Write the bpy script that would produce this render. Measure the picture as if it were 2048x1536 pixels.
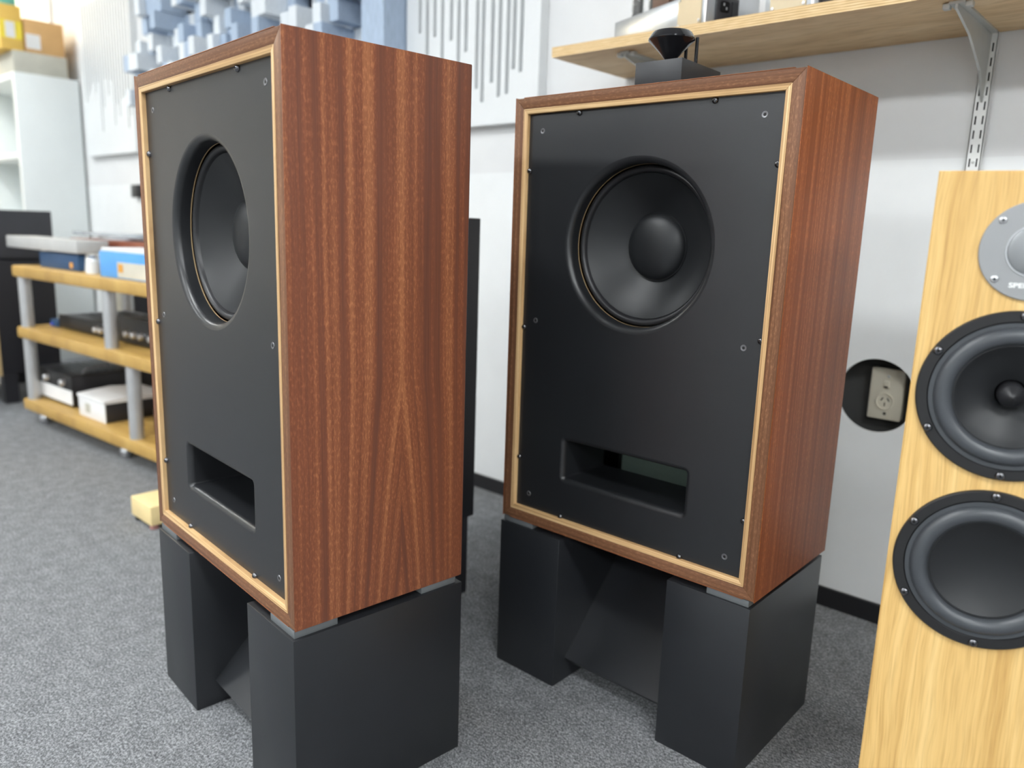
import bpy, bmesh, math, random
from mathutils import Vector, Matrix
from mathutils.geometry import tessellate_polygon

# ------------------------------------------------------------------ camera, world, exposure
for o in list(bpy.data.objects):
    bpy.data.objects.remove(o, do_unlink=True)
SC = bpy.context.scene
COL = SC.collection

CAM_H, CAM_YAW, CAM_PITCH, CAM_ROLL, CAM_F = 0.8412, 0.7351, 0.1965, 0.0334, 1552.6
cy, sy, cp, sp = math.cos(CAM_YAW), math.sin(CAM_YAW), math.cos(CAM_PITCH), math.sin(CAM_PITCH)
fw = Vector((-sy * cp, cy * cp, -sp)); rt = Vector((cy, sy, 0)); up = rt.cross(fw)
r2 = rt * math.cos(CAM_ROLL) + up * math.sin(CAM_ROLL)
u2 = -rt * math.sin(CAM_ROLL) + up * math.cos(CAM_ROLL)
cam = bpy.data.cameras.new('camera'); camo = bpy.data.objects.new('camera', cam); COL.objects.link(camo)
camo.matrix_world = Matrix(((r2.x, u2.x, -fw.x, 0), (r2.y, u2.y, -fw.y, 0), (r2.z, u2.z, -fw.z, CAM_H), (0, 0, 0, 1)))
cam.sensor_width = 36.0; cam.lens = CAM_F / 2048 * 36.0
cam.clip_start = 0.02; cam.clip_end = 60
cam.dof.use_dof = True; cam.dof.focus_distance = 1.08; cam.dof.aperture_fstop = 3.0
SC.camera = camo

w = bpy.data.worlds.new('world'); SC.world = w; w.use_nodes = True
w.node_tree.nodes['Background'].inputs[0].default_value = (0.9, 0.95, 1.0, 1)
w.node_tree.nodes['Background'].inputs[1].default_value = 0.4
SC.view_settings.view_transform = 'Standard'; SC.view_settings.look = 'None'
SC.view_settings.gamma = 1.0; SC.view_settings.use_curve_mapping = False
SC.view_settings.exposure = 0.26
PANEL_POWER = 33.0          # emission strength of the fluorescent troffers
WARM_POWER = 42.0

# ------------------------------------------------------------------ node helpers / materials
MATS = {}
class NT:
    def __init__(s, name):
        s.m = bpy.data.materials.new(name); s.m.use_nodes = True
        s.t = s.m.node_tree; s.b = s.t.nodes['Principled BSDF']; MATS[name] = s.m
    def n(s, typ, **kw):
        nd = s.t.nodes.new(typ)
        for k, v in kw.items():
            setattr(nd, k, v)
        return nd
    def inp(s, nd, i, v):
        if isinstance(v, bpy.types.NodeSocket):
            s.t.links.new(v, nd.inputs[i])
        else:
            nd.inputs[i].default_value = v
    def math(s, op, a, b=0.0, c=None):
        nd = s.n('ShaderNodeMath', operation=op); s.inp(nd, 0, a); s.inp(nd, 1, b)
        if c is not None: s.inp(nd, 2, c)
        return nd.outputs[0]
    def obj(s):
        return s.n('ShaderNodeTexCoord').outputs['Object']
    def sep(s, v):
        nd = s.n('ShaderNodeSeparateXYZ'); s.inp(nd, 0, v); return nd.outputs
    def comb(s, x, y, z=0.0):
        nd = s.n('ShaderNodeCombineXYZ'); s.inp(nd, 0, x); s.inp(nd, 1, y); s.inp(nd, 2, z); return nd.outputs[0]
    def noise(s, vec, scale, detail=2.0, rough=0.5, dist=0.0):
        nd = s.n('ShaderNodeTexNoise'); s.inp(nd, 'Vector', vec); s.inp(nd, 'Scale', scale)
        s.inp(nd, 'Detail', detail); s.inp(nd, 'Roughness', rough); s.inp(nd, 'Distortion', dist)
        return nd.outputs[0]
    def ramp(s, f, stops):
        nd = s.n('ShaderNodeValToRGB'); s.inp(nd, 0, f); e = nd.color_ramp.elements
        while len(e) < len(stops): e.new(0.5)
        for el, (p, c) in zip(e, stops):
            el.position = p; el.color = (*c, 1)
        return nd.outputs[0]
    def mix(s, f, a, b, mode='MIX'):
        nd = s.n('ShaderNodeMix', data_type='RGBA', blend_type=mode)
        s.inp(nd, 0, f)
        for i, v in ((6, a), (7, b)):
            s.inp(nd, i, (*v, 1) if isinstance(v, tuple) and len(v) == 3 else v)
        return nd.outputs[2]
    def bump(s, h, strength, dist=0.001):
        nd = s.n('ShaderNodeBump'); s.inp(nd, 'Height', h); s.inp(nd, 'Strength', strength); s.inp(nd, 'Distance', dist)
        s.t.links.new(nd.outputs[0], s.b.inputs['Normal'])
    def set(s, **kw):
        for k, v in kw.items():
            k = {'color': 'Base Color', 'rough': 'Roughness', 'metal': 'Metallic', 'spec': 'Specular IOR Level',
                 'coat': 'Coat Weight', 'coat_rough': 'Coat Roughness', 'trans': 'Transmission Weight', 'ior': 'IOR',
                 'emit': 'Emission Color', 'estr': 'Emission Strength', 'sheen': 'Sheen Weight'}[k]
            s.inp(s.b, k, (*v, 1) if isinstance(v, tuple) and len(v) == 3 else v)
        return s.m

def plain(name, color, rough=0.5, metal=0.0, spec=0.5, grain=0.0, gscale=400.0, var=0.06):
    """paint / plastic / metal with a little procedural mottling"""
    m = NT(name); o = m.obj()
    nz = m.noise(o, 14.0, 3.0)
    dark = tuple(c * (1 - var) for c in color); lite = tuple(min(1, c * (1 + var)) for c in color)
    m.set(color=m.ramp(nz, [(0.3, dark), (0.7, lite)]), rough=rough, metal=metal, spec=spec)
    if grain: m.bump(m.noise(o, gscale, 2.0), grain)
    return m.m

def sapele(name, across, along, c_dark, c_mid, c_lite, stripe=62.0, flame=None, contrast=1.0, rough=0.42, seed=0.0):
    """ribbon-striped veneer; across/along are object axes 0,1,2"""
    m = NT(name); x = m.sep(m.obj()); u, v = x[across], x[along]
    if flame:                                     # (centre across, apex height, slope): growth rings closing to an arch low down
        c, apex, sl = flame
        d = m.math('ABSOLUTE', m.math('SUBTRACT', u, c))
        k = m.math('SUBTRACT', apex, v)
        k = m.math('MAXIMUM', k, 0.0)
        fall = m.math('MAXIMUM', m.math('SUBTRACT', 1.0, m.math('MULTIPLY', d, 9.0)), 0.0)
        sh = m.math('MULTIPLY', m.math('MULTIPLY', k, sl), fall)
        sg = m.math('SIGN', m.math('SUBTRACT', u, c))
        u = m.math('SUBTRACT', u, m.math('MULTIPLY', sh, sg))
    warp = m.noise(m.comb(m.math('MULTIPLY', u, 4.0), m.math('MULTIPLY', v, 1.1), seed), 1.0, 2.0)
    u = m.math('ADD', u, m.math('MULTIPLY', m.math('SUBTRACT', warp, 0.5), 0.022))
    edge = m.noise(m.comb(m.math('MULTIPLY', u, 300.0), m.math('MULTIPLY', v, 90.0), seed), 1.0, 2.0)
    uw = m.math('ADD', u, m.math('MULTIPLY', m.math('SUBTRACT', edge, 0.5), 0.004))
    a = m.noise(m.comb(m.math('MULTIPLY', uw, stripe), m.math('MULTIPLY', v, 0.35), seed + 3), 1.0, 3.0, 0.55)
    f = m.noise(m.comb(m.math('MULTIPLY', u, 620.0), m.math('MULTIPLY', v, 7.0), seed + 5), 1.0, 2.0)
    base = m.ramp(a, [(0.5 - 0.16 / contrast, c_dark), (0.5, c_mid), (0.5 + 0.15 / contrast, c_lite)])
    base = m.mix(0.35, base, m.ramp(f, [(0.3, (0.55, 0.5, 0.48)), (0.7, (1.15, 1.1, 1.08))]), 'MULTIPLY')
    p = m.noise(m.comb(m.math('MULTIPLY', u, 430.0), m.math('MULTIPLY', v, 130.0), seed + 9), 1.0, 2.0, 0.6)
    fl = m.ramp(p, [(0.50, (0, 0, 0)), (0.64, (1, 1, 1))])
    flm = m.math('MULTIPLY', m.ramp(a, [(0.42, (0, 0, 0)), (0.6, (1, 1, 1))]), fl)
    lite2 = tuple(min(1, c * 1.45) for c in c_lite)
    base = m.mix(m.math('MULTIPLY', flm, 0.6), base, lite2)
    m.set(color=base, rough=rough, spec=0.24)
    m.bump(f, 0.05, 0.0005)
    return m.m

def oak(name, across, along, c_dark, c_mid, c_lite, scale=90.0, rough=0.45, wob=0.02, seed=0.0):
    m = NT(name); x = m.sep(m.obj()); u, v = x[across], x[along]
    warp = m.noise(m.comb(m.math('MULTIPLY', u, 5.0), m.math('MULTIPLY', v, 2.2), seed), 1.0, 3.0)
    uu = m.math('ADD', u, m.math('MULTIPLY', m.math('SUBTRACT', warp, 0.5), wob))
    a = m.noise(m.comb(m.math('MULTIPLY', uu, scale), m.math('MULTIPLY', v, 1.6), seed + 2), 1.0, 3.0, 0.6)
    f = m.noise(m.comb(m.math('MULTIPLY', uu, scale * 6), m.math('MULTIPLY', v, 16.0), seed + 4), 1.0, 2.0)
    base = m.ramp(a, [(0.32, c_dark), (0.5, c_mid), (0.68, c_lite)])
    base = m.mix(0.5, base, m.ramp(f, [(0.3, (0.72, 0.66, 0.58)), (0.55, (1.06, 1.06, 1.06))]), 'MULTIPLY')
    m.set(color=base, rough=rough, spec=0.4); m.bump(f, 0.08, 0.0005)
    return m.m

# veneer and solid-wood materials
sapele('sapele_bold', 1, 2, (0.135, 0.053, 0.036), (0.215, 0.072, 0.036), (0.355, 0.135, 0.060), 40.0, (0.17, 0.33, 0.16), 1.0)
sapele('sapele_fine', 1, 2, (0.175, 0.049, 0.015), (0.245, 0.072, 0.022), (0.33, 0.106, 0.035), 85.0, None, 0.75, seed=11.0)
sapele('edge_wood_z', 0, 2, (0.12, 0.055, 0.030), (0.17, 0.078, 0.040), (0.23, 0.112, 0.058), 160.0, None, 0.8, seed=4.0)
sapele('edge_wood_x', 2, 0, (0.12, 0.055, 0.030), (0.17, 0.078, 0.040), (0.23, 0.112, 0.058), 160.0, None, 0.8, seed=7.0)
sapele('sapele_top', 1, 0, (0.17, 0.060, 0.027), (0.245, 0.090, 0.038), (0.34, 0.135, 0.058), 80.0, None, 0.8, seed=2.0)
oak('bead_oak_z', 0, 2, (0.32, 0.18, 0.078), (0.60, 0.38, 0.18), (0.80, 0.58, 0.32), 420.0, 0.5, 0.004)
oak('bead_oak_x', 2, 0, (0.32, 0.18, 0.078), (0.60, 0.38, 0.18), (0.80, 0.58, 0.32), 420.0, 0.5, 0.004, 3.0)
oak('tower_oak', 0, 2, (0.55, 0.335, 0.112), (0.66, 0.43, 0.16), (0.73, 0.505, 0.21), 75.0, 0.42, 0.05)
oak('rack_wood', 1, 0, (0.45, 0.27, 0.07), (0.53, 0.33, 0.095), (0.60, 0.40, 0.13), 40.0, 0.45)
oak('shelf_ply', 1, 0, (0.64, 0.43, 0.23), (0.74, 0.53, 0.30), (0.80, 0.60, 0.37), 14.0, 0.6, 0.2)
oak('turntable_wood', 1, 0, (0.17, 0.045, 0.025), (0.25, 0.075, 0.04), (0.32, 0.11, 0.06), 60.0, 0.4)

def ply_edge():
    m = NT('ply_edge'); x = m.sep(m.obj())
    s = m.math('SINE', m.math('MULTIPLY', x[2], 1400.0))
    g = m.noise(m.comb(m.math('MULTIPLY', x[0], 30.0), m.math('MULTIPLY', x[2], 500.0), 0.0), 1.0, 2.0)
    f = m.math('ADD', m.math('MULTIPLY', s, 0.22), g)
    m.set(color=m.ramp(f, [(0.25, (0.52, 0.34, 0.15)), (0.6, (0.74, 0.53, 0.27)), (0.9, (0.82, 0.64, 0.38))]), rough=0.6)
ply_edge()

def carpet():
    m = NT('carpet'); o = m.obj()
    x = m.sep(o)
    rot = m.comb(m.math('ADD', m.math('MULTIPLY', x[0], 0.72), m.math('MULTIPLY', x[1], 0.69)),
                 m.math('SUBTRACT', m.math('MULTIPLY', x[1], 0.72), m.math('MULTIPLY', x[0], 0.69)))
    y = m.sep(rot)
    v1 = m.comb(m.math('MULTIPLY', x[0], 120.0), m.math('MULTIPLY', x[1], 260.0))
    v2 = m.comb(m.math('MULTIPLY', y[0], 330.0), m.math('MULTIPLY', y[1], 190.0))
    a = m.noise(v1, 1.0, 5.0, 0.75); b = m.noise(v2, 1.0, 2.0, 0.6); c = m.noise(o, 30.0, 2.0)
    f = m.math('ADD', m.math('MULTIPLY', a, 0.5), m.math('ADD', m.math('MULTIPLY', b, 0.4), m.math('MULTIPLY', c, 0.1)))
    col = m.ramp(f, [(0.36, (0.055, 0.058, 0.064)), (0.48, (0.165, 0.17, 0.178)), (0.60, (0.38, 0.39, 0.405))])
    m.set(color=col, rough=1.0, spec=0.1); m.bump(f, 0.35, 0.003)
carpet()

plain('baffle_black', (0.013, 0.014, 0.016), 0.36, spec=0.62, grain=0.10, gscale=900.0)
plain('cone_black', (0.012, 0.013, 0.0145), 0.44, spec=0.42, grain=0.06, gscale=500.0)
plain('rubber_black', (0.016, 0.016, 0.018), 0.38, spec=0.5)
plain('rubber_grey', (0.050, 0.055, 0.062), 0.36, spec=0.55)
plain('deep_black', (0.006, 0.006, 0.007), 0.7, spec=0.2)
plain('frame_black', (0.012, 0.012, 0.013), 0.5, spec=0.4)
plain('stand_grey', (0.015, 0.0165, 0.0195), 0.40, spec=0.55, grain=0.06, gscale=700.0)
plain('pad_rubber', (0.12, 0.13, 0.135), 0.6)
plain('screw_black', (0.16, 0.16, 0.17), 0.2, 1.0)
plain('screw_socket', (0.003, 0.003, 0.003), 0.6)
plain('insert_metal', (0.20, 0.20, 0.21), 0.35, 0.7)
plain('rim_tan', (0.36, 0.25, 0.13), 0.6)
plain('chrome', (0.75, 0.76, 0.78), 0.16, 1.0)
plain('gloss_black', (0.008, 0.008, 0.010), 0.08, spec=0.6)
plain('satin_black', (0.016, 0.017, 0.02), 0.42)
plain('wall_white', (0.80, 0.815, 0.82), 0.6, grain=0.05, gscale=200.0, var=0.015)
plain('wall_grey', (0.74, 0.745, 0.75), 0.7, grain=0.05, gscale=200.0, var=0.015)
plain('wall_cream', (0.82, 0.80, 0.76), 0.7, var=0.015)
plain('panel_white', (0.74, 0.76, 0.77), 0.5, var=0.015)
plain('laminate_white', (0.78, 0.82, 0.82), 0.35, var=0.01)
plain('foam_blue', (0.42, 0.51, 0.64), 0.95, spec=0.1, var=0.1)
plain('foam_white', (0.72, 0.76, 0.80), 0.95, spec=0.1, var=0.08)
plain('foam_dark', (0.02, 0.022, 0.028), 0.95, spec=0.1)
plain('ceiling_white', (0.70, 0.71, 0.71), 0.9)
plain('wall_shade', (0.26, 0.26, 0.27), 0.8)
plain('skirting_black', (0.010, 0.010, 0.012), 0.5)
plain('tweeter_plate', (0.30, 0.305, 0.31), 0.45, 0.35, var=0.02)
plain('silver', (0.62, 0.63, 0.65), 0.30, 0.9)
plain('aluminium', (0.48, 0.50, 0.52), 0.30, 0.85, var=0.1)
plain('steel_grey', (0.55, 0.56, 0.54), 0.4, 0.4)
plain('brass_plate', (0.50, 0.42, 0.29), 0.4, 0.5)
plain('deck_grey', (0.50, 0.50, 0.49), 0.4)
plain('post_metal', (0.52, 0.53, 0.54), 0.3, 0.45)
plain('white_paint', (0.80, 0.81, 0.80), 0.4, var=0.02)
plain('outlet_cream', (0.60, 0.56, 0.46), 0.35, var=0.03)
plain('outlet_dark', (0.05, 0.045, 0.035), 0.5)
plain('cavity_grey', (0.055, 0.056, 0.055), 0.8)
plain('cardboard', (0.66, 0.40, 0.17), 0.8)
plain('carton_yellow', (0.80, 0.52, 0.12), 0.7)
plain('tape_yellow', (0.90, 0.72, 0.06), 0.5)
plain('paper_white', (0.80, 0.80, 0.80), 0.7, var=0.03)
plain('carton_grey', (0.52, 0.51, 0.44), 0.8)
plain('carton_teal', (0.16, 0.50, 0.40), 0.6)
plain('cabinet_dark', (0.040, 0.042, 0.050), 0.5)
plain('cabinet_black', (0.012, 0.012, 0.016), 0.5)
plain('strip_tan', (0.58, 0.42, 0.22), 0.5)
plain('box_blue', (0.10, 0.36, 0.78), 0.5)
plain('box_navy', (0.02, 0.07, 0.17), 0.5)
plain('box_cream', (0.62, 0.58, 0.48), 0.6)
plain('amp_black', (0.020, 0.020, 0.023), 0.4)
plain('brown_box', (0.12, 0.075, 0.05), 0.6)
plain('led_blue', (0.05, 0.09, 0.6), 0.4)
plain('cream_block', (0.84, 0.66, 0.33), 0.5)
plain('wheel_pink', (0.42, 0.20, 0.18), 0.5)
plain('cable_grey', (0.30, 0.30, 0.32), 0.6)
plain('tube_brown', (0.14, 0.075, 0.05), 0.5)
plain('tube_dark', (0.03, 0.028, 0.028), 0.35)
plain('orange', (0.70, 0.33, 0.05), 0.5)

def scrim():
    m = NT('scrim'); tr = m.n('ShaderNodeBsdfTranslucent'); df = m.n('ShaderNodeBsdfDiffuse'); mx = m.n('ShaderNodeMixShader')
    nz = m.noise(m.obj(), 600.0, 2.0)
    col = m.ramp(nz, [(0.3, (0.36, 0.42, 0.39)), (0.7, (0.46, 0.54, 0.50))])
    m.inp(tr, 0, col); m.inp(df, 0, col); m.inp(mx, 0, 0.5); m.inp(mx, 1, tr.outputs[0]); m.inp(mx, 2, df.outputs[0])
    m.t.links.new(mx.outputs[0], m.t.nodes['Material Output'].inputs[0])
scrim()
def mesh_mat():
    m = NT('tweeter_mesh'); x = m.sep(m.obj())
    s1 = m.math('SINE', m.math('MULTIPLY', m.math('ADD', x[0], x[2]), 3600.0))
    s2 = m.math('SINE', m.math('MULTIPLY', m.math('SUBTRACT', x[0], x[2]), 3600.0))
    f = m.math('ADD', m.math('MULTIPLY', m.math('MULTIPLY', s1, s2), 0.5), 0.5)
    m.set(color=m.ramp(f, [(0.3, (0.06, 0.065, 0.07)), (0.6, (0.42, 0.43, 0.44))]), rough=0.4, metal=0.5)
mesh_mat()

def glassy(name, color, rough=0.05):
    m = NT(name); m.set(color=color, rough=rough, trans=0.9, ior=1.3)
glassy('acrylic', (0.88, 0.94, 1.0)); glassy('tube_glass', (0.9, 0.9, 0.88))
def emit(name, col, st):
    m = NT(name); m.set(color=(0.9, 0.9, 0.9), emit=col, estr=st, rough=0.6)
emit('light_panel', (0.955, 0.99, 1.0), PANEL_POWER); emit('light_warm', (1.0, 0.86, 0.62), WARM_POWER)

# ------------------------------------------------------------------ mesh helpers
def finish(name, bm, mats, parent=None, smooth=None):
    me = bpy.data.meshes.new(name); bm.normal_update(); bm.to_mesh(me); bm.free()
    for k in (mats if isinstance(mats, (list, tuple)) else [mats]):
        me.materials.append(MATS[k])
    if smooth:
        me.shade_smooth(); me.set_sharp_from_angle(angle=math.radians(smooth))
    o = bpy.data.objects.new(name, me); COL.objects.link(o)
    if parent: o.parent = parent
    return o
def bx(bm, x0, x1, y0, y1, z0, z1, mi=0, bev=0.0, M=None):
    r = bmesh.ops.create_cube(bm, size=1.0)
    vs = r['verts']
    for v in vs:
        v.co = Vector((x0 + (v.co.x + .5) * (x1 - x0), y0 + (v.co.y + .5) * (y1 - y0), z0 + (v.co.z + .5) * (z1 - z0)))
    fs = {f for v in vs for f in v.link_faces}
    for f in fs: f.material_index = mi
    if bev:
        es = {e for f in fs for e in f.edges}
        rr = bmesh.ops.bevel(bm, geom=list(es), offset=bev, segments=2, profile=0.5, affect='EDGES')
        vs = list({v for f in rr['faces'] for v in f.verts} | {v for v in vs if v.is_valid})
        for f in rr['faces']: f.material_index = mi
    if M is not None:
        for v in vs: v.co = M @ v.co
def box(name, x0, x1, y0, y1, z0, z1, mat, parent=None, bev=0.0):
    bm = bmesh.new(); bx(bm, x0, x1, y0, y1, z0, z1, 0, bev)
    return finish(name, bm, mat, parent, 40 if bev else None)
def loft(bm, loops, mi=0, close_first=False, close_last=False):
    rows = [[bm.verts.new(p) for p in l] for l in loops]
    n = len(rows[0])
    for a, b in zip(rows, rows[1:]):
        for i in range(n):
            j = (i + 1) % n
            f = bm.faces.new((a[i], a[j], b[j], b[i])); f.material_index = mi
    if close_first: bm.faces.new(rows[0]).material_index = mi
    if close_last: bm.faces.new(rows[-1][::-1]).material_index = mi
    return rows
def circ(r, y, n=64, cx=0.0, cz=0.0):          # loop in a plane of constant y
    return [Vector((cx + r * math.cos(2 * math.pi * i / n), y, cz + r * math.sin(2 * math.pi * i / n))) for i in range(n)]
def lathe_y(bm, prof, cx, cz, n=64, mi=0):     # prof: (radius, y); radius 0 closes
    loops = []
    for r, y in prof: loops.append(circ(max(r, 1e-5), y, n, cx, cz))
    loft(bm, loops, mi)
def lathe_z(bm, prof, cx, cy_, n=32, mi=0):
    loft(bm, [[Vector((cx + max(r, 1e-5) * math.cos(2 * math.pi * i / n), cy_ + max(r, 1e-5) * math.sin(2 * math.pi * i / n), z)) for i in range(n)] for r, z in prof], mi)
def lathe_part(name, prof, cx, cz, mat, parent, n=64, smooth=35):
    bm = bmesh.new(); lathe_y(bm, prof, cx, cz, n); bmesh.ops.recalc_face_normals(bm, faces=bm.faces)
    return finish(name, bm, mat, parent, smooth)
def lathez_part(name, prof, x, y, mat, parent, n=32, smooth=35):
    bm = bmesh.new(); lathe_z(bm, prof, x, y, n); bmesh.ops.recalc_face_normals(bm, faces=bm.faces)
    return finish(name, bm, mat, parent, smooth)
def rrect(hw, hh, rad, y, cx, cz, seg=5):      # rounded rectangle loop, constant y
    pts = []
    for (sx, sz, a0) in ((1, 1, 0), (-1, 1, 90), (-1, -1, 180), (1, -1, 270)):
        for k in range(seg + 1):
            a = math.radians(a0 + 90 * k / seg)
            pts.append(Vector((cx + sx * (hw - rad) + rad * math.cos(a), y, cz + sz * (hh - rad) + rad * math.sin(a))))
    return pts
def holed_face(bm, outer, holes, mi=0, flip=False):
    polys = [outer] + holes
    flat = [p for l in polys for p in l]
    vs = [bm.verts.new(p) for p in flat]
    for t in tessellate_polygon(polys):
        try:
            f = bm.faces.new([vs[i] for i in (t[::-1] if flip else t)]); f.material_index = mi
        except ValueError:
            pass
def tube(bm, pts, r, n=8, mi=0):
    loops = []
    for i, p in enumerate(pts):
        p = Vector(p); d = (Vector(pts[min(i + 1, len(pts) - 1)]) - Vector(pts[max(i - 1, 0)])).normalized()
        a = d.orthogonal().normalized()
        if abs(d.z) < 0.95: a = d.cross(Vector((0, 0, 1))).normalized()
        b = d.cross(a)
        loops.append([p + r * (math.cos(2 * math.pi * k / n) * a + math.sin(2 * math.pi * k / n) * b) for k in range(n)])
    loft(bm, loops, mi, True, True); bmesh.ops.recalc_face_normals(bm, faces=bm.faces)

def tag(o, label, cat, group=None):
    o['label'] = label; o['category'] = cat
    if group: o['group'] = group
    return o
def thing(name, label, cat, loc=(0, 0, 0), rz=0.0, group=None):
    o = bpy.data.objects.new(name, None); COL.objects.link(o); o.location = loc; o.rotation_euler = (0, 0, rz)
    o.empty_display_size = 0.05
    return tag(o, label, cat, group)
def struct(o):
    o['kind'] = 'structure'; return o
def share(name, src, parent, loc=(0, 0, 0), rot=(0, 0, 0), scale=(1, 1, 1)):
    o = bpy.data.objects.new(name, src.data); COL.objects.link(o); o.parent = parent
    o.location = loc; o.rotation_euler = rot; o.scale = scale
    return o

# ------------------------------------------------------------------ room
YW = 1.7626
XL, XR, YF, ZC = -7.6, 5.4, -4.6, 2.75
struct(box('floor', XL, XR, YF, YW + 0.2, -0.05, 0.0, 'carpet'))
struct(box('ceiling', XL, XR, YF, YW + 0.2, ZC, ZC + 0.05, 'ceiling_white'))
struct(box('wall_left', XL - 0.05, XL, YF, YW + 0.2, 0.0, ZC, 'wall_cream'))
struct(box('wall_right', XR, XR + 0.05, YF, YW + 0.2, 0.0, ZC, 'wall_shade'))
struct(box('wall_front', XL, XR, YF - 0.05, YF, 0.0, ZC, 'wall_white'))
# back wall: grey upper part, white lining board below with the round cut-out of the power outlet
WZ = 1.008
struct(box('wall_back', XL, XR, YW, YW + 0.2, WZ, ZC, 'wall_grey'))
HX, HZ, HR = -0.526, 0.511, 0.0815
bm = bmesh.new()
sx0, sx1 = -1.30, 0.2
y0 = YW - 0.0006
outer = [Vector((sx0, y0, 0)), Vector((sx1, y0, 0)), Vector((sx1, y0, WZ)), Vector((sx0, y0, WZ))]
holed_face(bm, outer, [circ(HR, y0, 48, HX, HZ)[::-1]])
loft(bm, [circ(HR, y0, 48, HX, HZ), circ(HR, y0 + 0.014, 48, HX, HZ)])
bx(bm, XL, sx0, y0, y0 + 0.014, 0, WZ); bx(bm, sx1, XR, y0, y0 + 0.014, 0, WZ)
bmesh.ops.remove_doubles(bm, verts=bm.verts, dist=1e-5)
for f in bm.faces:
    f.normal_update()
    if len(f.verts) == 3 and f.normal.y > 0: f.normal_flip()
struct(finish('wall_back_lining', bm, 'wall_white'))
struct(box('wall_cavity', sx0, sx1, YW + 0.055, YW + 0.10, 0.0, WZ, 'cavity_grey'))
struct(box('baseboard_back', XL, XR, YW - 0.010, YW - 0.0010, 0.0, 0.0446, 'skirting_black'))
struct(box('trim_1', -5.40, -5.33, YW - 0.018, YW - 0.0005, WZ + 0.001, ZC - 0.001, 'wall_grey'))

# ceiling troffers (the light of the room)
def troffer(x, y, lx, ly, mat, label):
    t = thing('ceiling_light', label, 'ceiling light', (x, y, ZC), 0.0, 'ceiling light panels')
    box('housing', -lx / 2 - .03, lx / 2 + .03, -ly / 2 - .03, ly / 2 + .03, -0.05, -0.002, 'white_paint', t)
    box('diffuser', -lx / 2, lx / 2, -ly / 2, ly / 2, -0.056, -0.05, mat, t)
troffer(-4.6, 0.1, 1.2, 0.3, 'light_panel', 'ceiling light panel over the tiered rack')
troffer(-1.6, -0.5, 1.2, 0.3, 'light_panel', 'ceiling light panel in front of the left loudspeaker')
troffer(1.15, -0.5, 1.2, 0.3, 'light_panel', 'ceiling light panel just right of the camera')
troffer(-4.6, -2.6, 1.2, 0.6, 'light_panel', 'ceiling light panel in the far left corner of the room')
troffer(-1.9, -2.8, 1.2, 0.6, 'light_panel', 'ceiling light panel in the middle of the room behind the camera')
troffer(1.3, -2.8, 1.2, 0.6, 'light_panel', 'ceiling light panel at the right behind the camera')
troffer(3.3, -0.5, 1.2, 0.5, 'light_panel', 'ceiling light panel to the right of the oak tower')
troffer(3.6, -2.8, 1.2, 0.6, 'light_panel', 'ceiling light panel in the far right corner of the room')
troffer(-6.1, 0.9, 0.6, 0.6, 'light_warm', 'square warm ceiling light near the white bookcase')

# ------------------------------------------------------------------ the two big loudspeakers
W2, D, H = 0.2557, 0.2886, 0.76
FRW, BEAD, BAFY = 0.0195, 0.0085, 0.0075
WCZ = 0.5165                                     # woofer centre height
screw_bm = None
def make_screw(name, mat, parent, x, y, z, r=0.0052, h=0.0042, src=None):
    if src: return share(name, src, parent, (x, y, z))
    bm = bmesh.new()
    lathe_y(bm, [(0.0, -h), (r * .28, -h)], 0, 0, 14, 1)
    lathe_y(bm, [(r * .28, -h * 0.55), (0.0, -h * 0.55)], 0, 0, 14, 1)
    lathe_y(bm, [(r * .28, -h * 0.55), (r * .30, -h), (r * .62, -h * .92), (r * .9, -h * .55), (r, -h * .12), (r, 0.0015)], 0, 0, 14, 0)
    # cross recess
    bx(bm, -r * .5, r * .5, -h * 1.0, -h * .8, -r * .1, r * .1, 1); bx(bm, -r * .1, r * .1, -h * 1.0, -h * .8, -r * .5, r * .5, 1)
    bmesh.ops.recalc_face_normals(bm, faces=bm.faces)
    o = finish(name, bm, [mat, 'screw_socket'], parent, 50); o.location = (x, y, z)
    return o
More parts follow.
